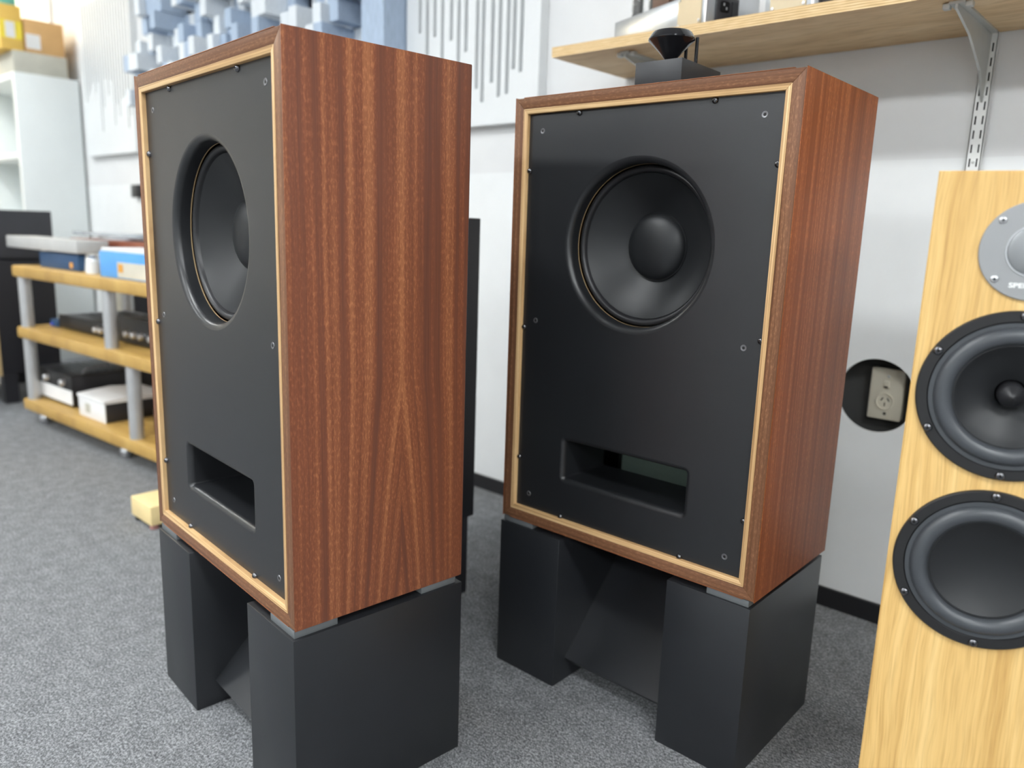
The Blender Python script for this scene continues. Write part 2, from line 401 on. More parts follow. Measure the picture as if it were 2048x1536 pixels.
def big_speaker(label, x, y, a, z0, veneer):
    t = thing('studio_loudspeaker', label, 'loudspeaker', (x, y, z0), a, 'pair of studio loudspeakers')
    # cabinet panels
    SK = 0.0013
    def lprism(name, prof, lo, hi, axis, mat):        # L-shaped section (outer, y) pulled along z or x
        bm = bmesh.new()
        mk = (lambda q, yy, l: Vector((q, yy, l))) if axis == 2 else (lambda q, yy, l: Vector((l, yy, q)))
        loft(bm, [[mk(q, yy, l) for q, yy in prof] for l in (lo, hi)], 0, True, True)
        bmesh.ops.recalc_face_normals(bm, faces=bm.faces)
        bmesh.ops.bevel(bm, geom=list(bm.edges), offset=0.0004, segments=2, affect='EDGES', profile=0.5)
        finish(name, bm, mat, t, 40)
    for s in (-1, 1):
        lprism('side_panel', [(s * W2, 0), (s * W2, D - .004), (s * (W2 - .004), D), (s * (W2 - .018), D), (s * (W2 - .018), .0203), (s * (W2 - SK), .0203), (s * (W2 - SK), 0)], 0, H, 2, veneer)
    for (zo, zi, nm) in ((H, -1, 'top_panel'), (0, 1, 'bottom_panel')):
        lprism(nm, [(zo, 0), (zo, D), (zo + zi * .018, D), (zo + zi * .018, .0203), (zo + zi * SK, .0203), (zo + zi * SK, 0)], -W2 + .0183, W2 - .0183, 0, 'sapele_top')
    # rear panel with the low rectangular vent
    bm = bmesh.new(); yb = D - 0.016
    out = [Vector((-W2 + .0185, yb, .0185)), Vector((W2 - .0185, yb, .0185)), Vector((W2 - .0185, yb, H - .0185)), Vector((-W2 + .0185, yb, H - .0185))]
    hole = [Vector((-.178, yb, .044)), Vector((.17, yb, .044)), Vector((.17, yb, .165)), Vector((-.178, yb, .165))]
    dy = Vector((0, .012, 0))
    holed_face(bm, out, [hole]); holed_face(bm, [p + dy for p in out], [[p + dy for p in hole]], 0, True)
    loft(bm, [hole, [p + dy for p in hole]]); loft(bm, [out, [p + dy for p in out]])
    bmesh.ops.remove_doubles(bm, verts=bm.verts, dist=1e-6); bmesh.ops.recalc_face_normals(bm, faces=bm.faces)
    finish('rear_panel', bm, 'baffle_black', t)
    box('dimming_cloth', -.182, .174, yb + .0122, yb + .0135, .040, .169, 'scrim', t)  # added translucent cloth; dims the wall light seen through the port
    # mitred front rails and oak beads
    def ring(name, half_w_out, z_lo, z_hi, wd, ya, yb_, mats, slope=0.0):
        ow, iw = half_w_out, half_w_out - wd
        corners_o = [(-ow, z_lo), (ow, z_lo), (ow, z_hi), (-ow, z_hi)]
        corners_i = [(-iw, z_lo + wd), (iw, z_lo + wd), (iw, z_hi - wd), (-iw, z_hi - wd)]
        for k in range(4):
            l = (k + 1) % 4; g = 0.0
            (ax, az), (bx_, bz) = corners_o[k], corners_o[l]; (cx_, cz_), (dx_, dz_) = corners_i[l], corners_i[k]
            bm = bmesh.new()
            rows = [[Vector((px, yy, pz)) for px, pz in ((ax, az), (bx_, bz), (cx_, cz_), (dx_, dz_))] for yy in (ya, yb_)]
            if slope:
                for i in (2, 3): rows[0][i].y += slope
            loft(bm, rows, 0, True, True); bmesh.ops.recalc_face_normals(bm, faces=bm.faces)
            es = [e for e in bm.edges]
            bmesh.ops.bevel(bm, geom=es, offset=0.0007, segments=2, affect='EDGES', profile=0.5)
            mm = mats[0] if k in (1, 3) else mats[1]
            ml = [mm]
            if len(mats) > 2 and k in (1, 3):
                ml = [mm, mats[2]]
                bm.normal_update()
                for f in bm.faces:
                    if abs(f.normal.x) > 0.8 and abs(f.calc_center_median().x) > ow - 0.002: f.material_index = 1
            finish(name, bm, ml, t, 40)
    ring('front_rail', W2 - SK - .0001, SK + .0001, H - SK - .0001, FRW - SK - .0001, 0.0002, 0.0200, ['edge_wood_z', 'edge_wood_x'])
    ring('oak_bead', W2 - FRW, FRW, H - FRW, BEAD, -0.0006, 0.0200, ['bead_oak_z', 'bead_oak_x'], 0.0012)
    # baffle with rounded woofer cut-out and slot
    bm = bmesh.new(); iw = W2 - FRW - BEAD + .0002; zl = FRW + BEAD - .0002; zh = H - zl
    R0, lip = 0.1400, 0.0105
    pz, phw, phh = 0.137, 0.129, 0.043
    outl = [Vector((-iw, BAFY, zl)), Vector((iw, BAFY, zl)), Vector((iw, BAFY, zh)), Vector((-iw, BAFY, zh))]
    holed_face(bm, outl, [circ(R0, BAFY, 96, 0, WCZ)[::-1], rrect(phw, phh, .012, BAFY, 0, pz)[::-1]])
    def lipped(fn, deep):
        loops = []
        for k in range(7):
            q = math.pi / 2 * k / 6
            loops.append(fn(lip * math.sin(q), BAFY + lip * (1 - math.cos(q))))
        loops.append(fn(lip, deep)); return loops
    loft(bm, lipped(lambda off, yy: circ(R0 - off, yy, 96, 0, WCZ), BAFY + 0.024))
    loft(bm, lipped(lambda off, yy: rrect(phw - off * .8, phh - off * .8, max(.012 - off * .8, .004), yy, 0, pz), 0.133))
    # back skin of the baffle closes the box behind it
    holed_face(bm, [p + Vector((0, .018, 0)) for p in outl], [circ(R0 + .004, BAFY + .018, 96, 0, WCZ)[::-1], rrect(phw + .004, phh + .004, .010, BAFY + .018, 0, pz)[::-1]], 0, True)
    for f in bm.faces: f.normal_update()
    finish('baffle', bm, 'baffle_black', t, 30)
    # woofer
    wf = bpy.data.objects.new('woofer', None); COL.objects.link(wf); wf.parent = t; wf.location = (0, 0, 0); wf.empty_display_size = .02
    lathe_part('mounting_ring', [(0.1305, 0.0320), (0.1296, 0.0318), (0.1294, 0.0320), (0.1294, 0.0334)], 0, WCZ, 'rim_tan', wf, 96)
    prof = [(0.1286, 0.040)] + [(0.1230 + 0.0058 * math.cos(q), 0.040 - 0.0075 * math.sin(q)) for q in [math.pi * k / 8 for k in range(9)]] + [(0.1165, 0.041)]
    lathe_part('surround', prof, 0, WCZ, 'rubber_black', wf, 96)
    cone = [(0.1168, 0.0415), (0.1160, 0.0400), (0.1150, 0.0408)] + [(0.1150 - 0.059 * k / 8, 0.0408 + 0.0345 * (k / 8) ** 0.9) for k in range(1, 9)]
    lathe_part('cone', cone, 0, WCZ, 'cone_black', wf, 96)
    cap = [(0.0568, 0.0752), (0.0560, 0.0735), (0.0545, 0.0745)] + [(0.0535 * math.cos(q), 0.0745 - 0.020 * math.sin(q)) for q in [math.pi / 2 * k / 10 for k in range(11)]]
    lathe_part('dust_cap', cap, 0, WCZ, 'cone_black', wf, 64)
    # grub of the motor seen through nothing: closes the driver behind
    lathe_part('basket', [(0.1288, 0.0402), (0.128, 0.052), (0.07, 0.11), (0.06, 0.15), (0.0, 0.15)], 0, WCZ, 'deep_black', wf, 48)
    # screws round the edge, threaded inserts for the grille
    src = None
    for (sx, sz) in ((-.1215, .7285), (.1215, .7285), (.2245, .637), (.2245, .392), (.2245, .1195), (.122, .030), (-.122, .030), (-.2245, .1205), (-.2245, .365), (-.2245, .638)):
        o = make_screw('screw', 'screw_black', t, sx, BAFY, sz, src=src); src = src or o
    si = None
    for sx in (-.1985, .1985):
        for sz in (.7035, .379, .0545):
            if si is None:
                bm = bmesh.new()
                lathe_y(bm, [(0.0022, 0.006), (0.0022, -0.0003), (0.0034, -0.0007), (0.0044, -0.0007), (0.0048, 0.0)], 0, 0, 20, 0)
                lathe_y(bm, [(0.0024, -0.0002), (0.0, -0.0002)], 0, 0, 20, 1)
                bmesh.ops.recalc_face_normals(bm, faces=bm.faces)
                si = finish('threaded_insert', bm, ['insert_metal', 'screw_socket'], t, 40); si.location = (sx, BAFY, sz)
            else:
                share('threaded_insert', si, t, (sx, BAFY, sz))
    return t
Z0 = 0.3039
big_speaker('tall black-fronted loudspeaker with boldly striped reddish veneer side, nearest on the left', -1.0987, 0.5394, -0.0845, Z0, 'sapele_bold')
big_speaker('black-fronted loudspeaker in plain brown veneer with a small horn tweeter on top', -0.7017, 1.0471, 0.0095, Z0, 'sapele_fine')

# stands
def stand(label, x, y, a):
    Ws, Ds, cw, hs = 0.5094, 0.2884, 0.1433, 0.2929
    t = thing('speaker_stand', label, 'speaker stand', (x, y, 0), a, 'pair of speaker stands')
    for s in (-1, 1):
        xa, xb = sorted((s * Ws / 2, s * (Ws / 2 - cw)))
        box('column', xa, xb, 0, Ds, 0.0, hs, 'stand_grey', t, 0.0012)
        for yy in (0.004, Ds - 0.075):
            xa, xb = sorted((s * (Ws / 2 - .005), s * (Ws / 2 - .075)))
            box('pad', xa, xb, yy, yy + .066, hs, Z0, 'pad_rubber', t, 0.0008)
    # sloping brace board between the columns
    xi = Ws / 2 - cw
    bm = bmesh.new()
    yz = [(0.034, 0.046), (0.2384, 0.2504), (0.2511, 0.2377), (0.0467, 0.0333)]
    loft(bm, [[Vector((xx, p, q)) for p, q in yz] for xx in (-xi, xi)], 0, True, True); bmesh.ops.recalc_face_normals(bm, faces=bm.faces)
    finish('brace_board', bm, 'stand_grey', t)
    box('back_board', -xi, xi, Ds - 0.034, Ds - 0.016, 0.045, hs - .012, 'stand_grey', t)
    return t
stand('dark grey two-column stand under the boldly striped loudspeaker', -1.0948, 0.5348, -0.0845)
stand('dark two-column stand under the plain brown loudspeaker', -0.7048, 1.0450, 0.0095)

# horn super tweeter on the right loudspeaker
c, s = math.cos(.0095), math.sin(.0095)
t = thing('horn_tweeter', 'black box tweeter with an upturned cone lens on top of the brown loudspeaker', 'tweeter', (-0.7017 - s * .105, 1.0471 + c * .105, Z0 + H), .0095 + .03)
box('base_box', -.041, .041, -.065, .065, 0, .041, 'satin_black', t, .0006)
cyl = [(0.0, .043), (.006, .046), (.018, .060), (.030, .072), (.0365, .078), (.0365, .080), (.031, .089), (.029, .0905), (0.0, .0905)]
lathez_part('cone_lens', cyl, -.004, -.022, 'gloss_black', t, 48, 25)
for k, (px, py) in enumerate(((.028, .002), (.004, .012), (-.026, .002), (.030, -.012))):
    if k == 3: continue
    lathez_part('post', [(0, .041), (.0028, .041), (.0028, .0835), (0, .0835)], px, py, 'gloss_black', t, 12)

# ------------------------------------------------------------------ oak tower loudspeaker, right
TW, TH, TD = 0.19, 0.9152, 0.27
t = thing('tower_loudspeaker', 'slim pale oak floorstanding loudspeaker with two black woofers at the right edge', 'loudspeaker', (-0.2369, 0.9098, 0), 0.250)
bm = bmesh.new(); b_ = 0.0016; zb_ = 0.022
def tl(i, yy): return [Vector((i, yy, zb_ + i)), Vector((TW - i, yy, zb_ + i)), Vector((TW - i, yy, TH - i)), Vector((i, yy, TH - i))]
cuts = [circ(0.0880, 0.0, 72, TW / 2, zz) for zz in (0.6878, 0.4961)]
holed_face(bm, tl(b_, 0.0), [c_[::-1] for c_ in cuts])
loft(bm, [tl(b_, 0.0), tl(0.0, b_), tl(0.0, TD)], 0, False, True)
for c_ in cuts: loft(bm, [c_, [p + Vector((0, 0.06, 0)) for p in c_]], 1, False, True)
bmesh.ops.remove_doubles(bm, verts=bm.verts, dist=1e-6); bmesh.ops.recalc_face_normals(bm, faces=bm.faces)
finish('cabinet', bm, ['tower_oak', 'deep_black'], t)
box('plinth', 0.01, TW - .01, 0.012, TD - .012, 0.0, 0.022, 'frame_black', t, 0.001)
def tower_woofer(cz, plug):
    w_ = bpy.data.objects.new('woofer', None); COL.objects.link(w_); w_.parent = t; w_.empty_display_size = .02
    cx = TW / 2
    lathe_part('frame_ring', [(0.0895, 0.0), (0.0892, -0.0035), (0.0880, -0.0048), (0.0785, -0.0048), (0.0778, -0.0040)], cx, cz, 'frame_black', w_, 96)
    lathe_part('groove', [(0.0778, -0.0040), (0.0778, -0.0022), (0.0770, -0.0022), (0.0770, -0.0042)], cx, cz, 'deep_black', w_, 96)
    pr = [(0.0770, -0.0042), (0.0725, -0.0040)] + [(0.0635 + 0.0088 * math.cos(q), -0.0036 - 0.0080 * math.sin(q)) for q in [math.pi * k / 10 for k in range(11)]]
    lathe_part('surround', pr, cx, cz, 'rubber_grey', w_, 96)
    if plug:
        cn = [(0.0547, -0.0036), (0.0530, -0.0036)] + [(0.0530 - 0.038 * k / 8, -0.0036 + 0.024 * (k / 8) ** 0.85) for k in range(1, 9)] + [(0.0140, 0.03)]
        lathe_part('cone', cn, cx, cz, 'cone_black', w_, 96)
        lathe_part('phase_plug', [(0.0135, 0.03), (0.0132, 0.010), (0.0122, 0.006)] + [(0.0120 * (1 - k / 6) ** 0.8, 0.006 - 0.0115 * k / 6) for k in range(1, 7)], cx, cz, 'rubber_black', w_, 48)
    else:
        cn = [(0.0547, -0.0036), (0.0530, -0.0036), (0.0526, -0.0022)] + [(0.0526 * (1 - k / 10), -0.0022 + 0.0125 * (1 - (1 - k / 10) ** 2)) for k in range(1, 11)]
        lathe_part('cone', cn, cx, cz, 'cone_black', w_, 96)
    src = None
    for k in range(6):
        a = math.radians(30 + 60 * k + 0)
        o = make_screw('screw', 'screw_black', w_, cx + .0842 * math.cos(a), -0.0046, cz + .0842 * math.sin(a), 0.0048, 0.0028, src); src = src or o
tower_woofer(0.6878, True); tower_woofer(0.4961, False)
tz = 0.8371
tw = bpy.data.objects.new('tweeter', None); COL.objects.link(tw); tw.parent = t; tw.empty_display_size = .02
lathe_part('face_plate', [(0.0498, 0.0), (0.0498, -0.0022), (0.0490, -0.0030), (0.0265, -0.0030)], TW / 2, tz, 'tweeter_plate', tw, 96)
lathe_part('rim', [(0.0267, -0.0028), (0.0262, -0.0042), (0.0252, -0.0042), (0.0248, -0.0030)], TW / 2, tz, 'silver', tw, 64)
g = lathe_part('mesh_grille', [(0.025 * math.cos(q), -0.0030 - 0.004 * math.sin(q)) for q in [math.pi / 2 * k / 8 for k in range(9)]], 0, 0, 'tweeter_mesh', tw, 64)
g.location = (TW / 2, 0, tz)
src = None
for sx in (-1, 1):
    for sz in (-1, 1):
        o = make_screw('screw', 'silver', tw, TW / 2 + sx * .032, -0.0028, tz + sz * .0294, 0.0040, 0.0018, src); src = src or o
cu = bpy.data.curves.new('lettering', 'FONT'); cu.body = 'SPENDOR'; cu.align_x = 'CENTER'; cu.size = 0.0078; cu.extrude = 0.0002; cu.offset = 0.00022; cu.space_character = 1.0
to = bpy.data.objects.new('lettering_tmp', cu); COL.objects.link(to)
me = bpy.data.meshes.new_from_object(to.evaluated_get(bpy.context.evaluated_depsgraph_get())); bpy.data.objects.remove(to, do_unlink=True)
xs = [v.co.x for v in me.vertices]; wd = max(xs) - min(xs)
lo = bpy.data.objects.new('lettering', me); COL.objects.link(lo); lo.parent = tw; me.materials.append(MATS['white_paint'])
lo.rotation_euler = (math.pi / 2, 0, 0); lo.location = (TW / 2, -0.0031, tz - .0370); lo.scale = (0.0385 / wd, 0.85, 1.0)
lo['label'] = 'white maker lettering'

# ------------------------------------------------------------------ power outlet in the round cut-out
t = thing('power_outlet', 'cream switched power outlet inside the round hole in the wall', 'power outlet', (-0.513, YW + 0.055, 0.513))
box('mounting_block', -.034, .034, -.016, 0, -.056, .056, 'outlet_cream', t, .002)
box('face_plate', -.035, .035, -.0255, -.0161, -.057, .057, 'outlet_cream', t, .003)
lathe_part('socket_ring', [(.0185, -.0250), (.0185, -.0290), (.0165, -.0290), (.0160, -.0262), (0, -.0262)], 0, -.016, 'outlet_cream', t, 32)
for (px, pz, an) in ((-.0065, -.0115, .55), (.0065, -.0115, -.55), (0, -.0225, 0)):
    bm = bmesh.new(); bx(bm, -.0012, .0012, -.0268, -.0260, -.0042, .0042)
    o = finish('pin_slot', bm, 'outlet_dark', t); o.rotation_euler = (0, an, 0); o.location = (px, 0, pz)
box('rocker_switch', -.0055, .0055, -.0300, -.0250, .014, .030, 'outlet_cream', t, .0015)
box('switch_mark', -.004, .004, -.0305, -.0299, .0145, .0185, 'outlet_dark', t)
for pz in (.040, -.043):
    lathe_part('screw_cap', [(.0035, -.0250), (.0033, -.0270), (0, -.0275)], .002, pz, 'outlet_dark' if pz < 0 else 'steel_grey', t, 14)

# ------------------------------------------------------------------ wall shelf, brackets, slotted uprights
t = thing('wall_shelf', 'long plywood wall shelf on metal brackets above the brown loudspeaker', 'shelf')
SZ0, SZ1 = 1.234, 1.256
bm = bmesh.new(); bx(bm, -1.232, 1.2, 1.462, YW - .004, SZ0, SZ1)
bm.normal_update()
for f in bm.faces:
    if abs(f.normal.z) < .5: f.material_index = 1
finish('board', bm, ['shelf_ply', 'ply_edge'], t)
def bracket(x):
    # flat steel blade
    bm = bmesh.new(); prof = [(1.500, 1.2295), (1.500, 1.222), (1.60, 1.200), (1.70, 1.158), (YW - .014, 1.108), (YW - .014, 1.2295)]
    loft(bm, [[Vector((xx, p, q)) for p, q in prof] for xx in (x - .002, x + .002)], 0, True, True)
    bx(bm, x - .012, x + .012, 1.498, YW - .02, 1.2298, 1.2336)
    for xx in (x - .017, x + .017): bx(bm, xx - .006, xx + .006, 1.503, 1.517, 1.224, 1.2336, 0, .002)
    bmesh.ops.recalc_face_normals(bm, faces=bm.faces)
    finish('bracket', bm, 'steel_grey', t)
bracket(-1.055); bracket(-0.398); bracket(0.262)
def upright(x, label):
    u = thing('slotted_upright', label, 'shelf upright', (x, YW, 0), 0.0, 'slotted shelf uprights')
    bm = bmesh.new(); z0, z1 = 0.55, 1.2335; hw = .0125; yy = -.0135
    holes = []; z = z0 + .02
    while z + .018 < z1 - .01:
        for cx in (-.0062, .0062):
            holes.append([Vector((cx - .0014, yy, z)), Vector((cx - .0014, yy, z + .0155)), Vector((cx + .0014, yy, z + .0155)), Vector((cx + .0014, yy, z))])
        z += .0262
    holed_face(bm, [Vector((-hw, yy, z0)), Vector((hw, yy, z0)), Vector((hw, yy, z1)), Vector((-hw, yy, z1))], holes)
    for f in bm.faces:
        f.normal_update()
        if f.normal.y > 0: f.normal_flip()
    bx(bm, -hw, -hw + .0015, yy, -.0045, z0, z1); bx(bm, hw - .0015, hw, yy, -.0045, z0, z1)
    finish('channel', bm, 'white_paint', u)
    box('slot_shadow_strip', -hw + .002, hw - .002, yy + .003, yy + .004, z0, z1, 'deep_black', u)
    for zz in (1.118, .998): lathe_part('fixing_screw', [(.003, 0.0), (.0028, -.0015), (0, -.002)], 0, zz, 'steel_grey', u, 12).location = (0, yy, 0)
upright(-0.398, 'white double-slotted shelf upright above the oak tower')
upright(-1.055, 'white slotted shelf upright hidden behind the brown loudspeaker')

# amplifiers on the shelf
def amplifier(x, y, a, L, dp, label, tubes):
    t = thing('tube_amplifier', label, 'amplifier', (x, y, SZ1), a, 'amplifiers on the wall shelf')
    # local x runs left (negative) along the long face, y runs back
    bm = bmesh.new(); bx(bm, -L, 0, 0, dp, .003, .072, 0, .0015); finish('chassis', bm, 'aluminium', t, 40)
    for (fx, fy) in ((-.02, .02), (-L + .02, .02), (-.02, dp - .02), (-L + .02, dp - .02)):
        lathez_part('foot', [(0, 0), (.008, 0), (.008, .004), (0, .004)], fx, fy, 'frame_black', t, 10)
    box('corner_strip', -.004, .0012, -.0014, .004, .003, .072, 'silver', t)
    pl = box('name_plate', -.088, -.014, -.0022, -.0002, .010, .070, 'brass_plate', t)
    for px in (-.083, -.019):
        for pz in (.015, .065):
            lathe_part('bolt', [(.003, 0), (.003, -.0015), (0, -.002)], px, pz, 'silver', pl, 10).location = (0, -.0022, 0)
    iec = box('power_inlet', 0.0002, .006, .022, .080, .012, .060, 'amp_black', t, .002)
    bm = bmesh.new(); bx(bm, .0055, .0075, .030, .052, .030, .050, 0, .003); finish('inlet_socket', bm, 'deep_black', iec)
    for (py, pz) in ((.037, .042), (.044, .035)): 
        bm = bmesh.new(); bx(bm, .0070, .0082, py, py + .003, pz, pz + .005); finish('inlet_pin', bm, 'silver', iec)
    box('rocker', .0055, .0085, .060, .074, .018, .052, 'satin_black', iec)
    for k, (px, py, kind) in enumerate(tubes):
        if kind == 0:
            lathez_part('tube_base', [(0, .072), (.014, .072), (.014, .084), (0, .084)], px, py, 'tube_dark', t, 20)
            lathez_part('tube_glass', [(.012, .084), (.0145, .095), (.0145, .125), (.009, .137), (0, .140)], px, py, 'tube_glass', t, 20)
            lathez_part('tube_plate', [(0, .088), (.009, .088), (.009, .122), (0, .122)], px, py, 'tube_dark', t, 12)
        else:
            box('transformer', px - .03, px + .03, py - .028, py + .028, .072, .145, 'tube_brown', t, .004)
amplifier(-0.855, 1.490, -0.356, .326, .14, 'long aluminium tube amplifier with a power inlet at the left of the wall shelf', [(-.285, .035, 0), (-.235, .045, 0), (-.185, .05, 1), (-.11, .05, 1)])
amplifier(-0.640, 1.500, -0.10, .10, .16, 'second aluminium amplifier on the wall shelf right of the first', [(-.05, .06, 1)])

# ------------------------------------------------------------------ white slatted diffuser panels on the back wall
def slat_panel(x0, x1, z0, z1, grooves, label):
    t = thing('slatted_panel', label, 'wall panel', ((x0 + x1) / 2, YW, z0), 0.0, 'white slatted wall panels')
    o = (x0 + x1) / 2
    box('backing', x0 - o, x1 - o, -.010, -.0006, 0, z1 - z0, 'panel_white', t)
    ya, yb = -.034, -.0102
    gw = .0075
    gs = sorted(grooves); cur = x0
    for gx, gz in gs:
        box('slat', cur - o, gx - gw - o, ya, yb, 0.0, z1 - z0, 'panel_white', t)
        if gz > z0: box('slat_filler', gx - gw - o, gx + gw - o, ya, yb, 0.0, gz - z0, 'panel_white', t)
        cur = gx + gw
    box('slat', cur - o, x1 - o, ya, yb, 0, z1 - z0, 'panel_white', t)
random.seed(5)
gr = [(-1.575, 1.28), (-1.603, 1.29), (-1.627, 1.225), (-1.659, 1.22), (-1.689, 1.262), (-1.727, 1.21), (-1.752, 1.25), (-1.80, 1.36), (-1.832, 1.29), (-1.865, 1.40), (-1.905, 1.335), (-1.94, 1.42), (-1.975, 1.37), (-2.01, 1.44), (-2.045, 1.38)]
gr = [(gx + .004, gz) for gx, gz in gr if gx > -2.04]
slat_panel(-2.07, -1.502, 1.144, 2.05, gr, 'white wall panel with vertical slots between the two big loudspeakers')
gl = [(-4.80 + .034 * k, 1.28 + random.random() * .28) for k in range(18)]
slat_panel(-4.85, -4.19, 1.165, 1.95, gl, 'blurred white slotted wall panel beside the white bookcase')

# skyline diffuser: rows of foam blocks
t = thing('skyline_diffuser', 'blue and white skyline diffuser of square blocks above the left loudspeaker', 'diffuser', (0, YW, 0))
FX0, FX1, FZ0, FZ1 = -3.94, -2.075, 1.20, 1.80
box('backing', FX0, FX1, -.022, -.0006, FZ0, FZ1, 'foam_dark', t)
srcs = [box('end_panel', -.5, .5, -1, 0, -.5, .5, 'foam_blue', t)]
srcs[0].location = ((FX1 - .06), -.022, (FZ0 + FZ1) / 2); srcs[0].scale = (.115, .10, FZ1 - FZ0 - .004)
cell, celz = .050, .0745; random.seed(11)
nx = int((FX1 - .125 - FX0) / cell); nz = int((FZ1 - FZ0) / celz)
proto = {}
for i in range(nx):
    for j in range(nz):
        if random.random() < .17 or (i < 5 and j >= nz - 1 - (3 - i) // 2 and i < 3): continue
        k = 'foam_blue' if random.random() < .5 else 'foam_white'
        dpt = random.choice((.02, .035, .06, .09, .12, .15))
        if k not in proto:
            o = box('block', -.5, .5, -1, 0, -.5, .5, k, t); proto[k] = o
        else:
            o = share('block', proto[k], t)
        o.location = (FX0 + (i + .5) * cell, -.0222, FZ0 + (j + .5) * celz); o.scale = (cell * .95, dpt, celz * .95)

tag(box('wall_switch', -4.30, -4.215, YW - .03, YW - .0045, .94, 1.005, 'amp_black', None, .004), 'small black box on the wall behind the left edge of the nearest loudspeaker', 'switch box')

# ------------------------------------------------------------------ black tower behind the left loudspeaker
t = thing('black_cabinet', 'tall narrow black cabinet standing behind the boldly striped loudspeaker', 'cabinet', (-1.36, 1.06, 0))
box('body', -.16, .16, -.14, .15, 0.19, .862, 'cabinet_black', t, .002)
box('plinth', -.15, .152, -.13, .14, 0, .19, 'cabinet_black', t, .002)

# ------------------------------------------------------------------ white bookcase and cartons
BX, BY0, BY1, BZ = -4.962, 1.425, YW - .014, 1.585
t = thing('bookcase', 'white laminate bookcase against the wall at the left edge', 'bookcase')
box('side_panel', BX - .03, BX, BY0, BY1, 0, BZ, 'laminate_white', t, .002)
box('side_panel', BX - .80, BX - .77, BY0, BY1, 0, BZ, 'laminate_white', t, .002)
box('top_board', BX - .7695, BX - .0305, BY0, BY1, BZ - .035, BZ - .0005, 'laminate_white', t, .002)
for z in (.06, .45, .80, 1.135): box('shelf_board', BX - .7695, BX - .0305, BY0 + .002, BY1 - .01, z, z + .032, 'laminate_white', t, .001)
box('back_board', BX - .7695, BX - .0305, BY1 - .008, BY1, .03, BZ - .04, 'laminate_white', t)
o = box('storage_box', BX - .42, BX - .012, 1.435, 1.70, BZ + .0005, BZ + .112, 'carton_grey', None, .002); tag(o, 'low grey-green storage box lying on top of the white bookcase', 'box')
t = thing('cardboard_box', 'brown cardboard box with a white label on the grey storage box', 'box', (0, 0, BZ + .113))
box('carton', BX - .40, BX - .02, 1.50, 1.695, 0, .172, 'cardboard', t, .003)
box('shipping_label', BX - .02, BX - .0185, 1.505, 1.575, .02, .095, 'paper_white', t)
t = thing('yellow_carton', 'orange-yellow carton with a bright yellow band at the top left corner', 'box', (0, 0, BZ + .113))
box('carton', BX - .30, BX - .02, 1.385, 1.492, 0, .225, 'carton_yellow', t, .003)
box('yellow_band', BX - .0198, BX - .0185, 1.388, 1.490, .055, .145, 'tape_yellow', t)
box('shipping_label', BX - .0184, BX - .017, 1.41, 1.455, .06, .14, 'paper_white', t)
tag(box('teal_carton', BX - .26, BX - .03, 1.40, 1.475, BZ + .339, BZ + .42, 'carton_teal', None, .003), 'small teal carton on top of the yellow carton', 'box')

# ------------------------------------------------------------------ dark cabinet at the far left
t = thing('dark_cabinet', 'black two-tier cabinet on legs behind the end of the tiered rack', 'cabinet', (-3.935, 0.0, 0))
box('upper_box', -.55, 0, .80, 1.232, .645, .852, 'cabinet_dark', t, .003)
box('lower_box', -.55, -.006, .80, 1.226, .14, .638, 'cabinet_black', t, .003)
box('joint_strip', -.54, -.012, .81, 1.22, .6382, .6448, 'deep_black', t)
for (lx, ly) in ((-.06, .99), (-.06, 1.16), (-.52, .84), (-.52, 1.16)):
    box('leg', lx, lx + .05, ly, ly + .055, 0, .1398, 'cabinet_black', t)
box('wood_edge', -.006, .002, .955, .985, .13, .50, 'strip_tan', t, .001)

# ------------------------------------------------------------------ tiered rack with hi-fi pieces
RA = .068; RX, RY = -3.567, .956
rc, rs = math.cos(RA), math.sin(RA)
def rk(x, y, z=0.0): return (RX + rc * x - rs * y, RY + rs * x + rc * y, z)
t = thing('tiered_rack', 'three-tier rack of thick yellow wood boards on metal posts and castors', 'rack', rk(0, 0), RA)
RL, RD = 1.36, .46
TOP = (.098, .394, .638)
for z in TOP: box('shelf_board', 0, RL, 0, RD, z - .045, z, 'rack_wood', t, .008)
for (za, zb, xs) in ((TOP[0], TOP[1] - .045, (.045, .905, 1.30)), (TOP[1], TOP[2] - .045, (.045, .765, 1.30))):
    for px in xs:
        for py in (.028, RD - .03):
            lathez_part('post', [(0, za), (.023, za), (.023, zb), (0, zb)], px, py, 'post_metal', t, 20)
for px in (.09, .78, 1.28):
    for py in (.045, RD - .05):
        lathez_part('castor', [(0, 0), (.014, .002), (.020, .015), (.020, .030), (.012, .042), (.010, .0529), (0, .0529)], px, py, 'silver', t, 14)
# things on the rack
def rthing(name, label, cat, x, y, z, group=None): return thing(name, label, cat, rk(x, y, z), RA, group)
q = rthing('deck_slab', 'long grey metal deck on short feet along the front of the top tier', 'deck', .18, .10, TOP[2])
box('slab', -.32, .33, -.06, .055, .066, .112, 'deck_grey', q, .003)
for px in (-.08, .31):
    lathez_part('foot', [(0, 0), (.026, 0), (.020, .0655), (0, .0655)], px, 0, 'white_paint', q, 16)
q = rthing('turntable', 'reddish wooden turntable with a clear lid behind the grey deck', 'turntable', .41, .30, TOP[2])
box('plinth', -.32, .38, -.11, .14, .080, .112, 'turntable_wood', q, .003)
lathez_part('platter', [(0, .112), (.115, .112), (.115, .126), (0, .126)], -.06, .015, 'silver', q, 40)
box('lid', -.31, .29, -.10, .13, .1265, .138, 'acrylic', q, .002)
for px in (-.27, .25):
    for py in (-.08, .11): lathez_part('foot', [(0, 0), (.018, 0), (.018, .0798), (0, .0798)], px, py, 'white_paint', q, 14)
q = rthing('navy_box', 'dark blue box standing under the grey deck on the top tier', 'box', .31, .055, TOP[2])
box('carton', -.17, .17, 0.0, .075, .0003, .060, 'box_navy', q, .002)
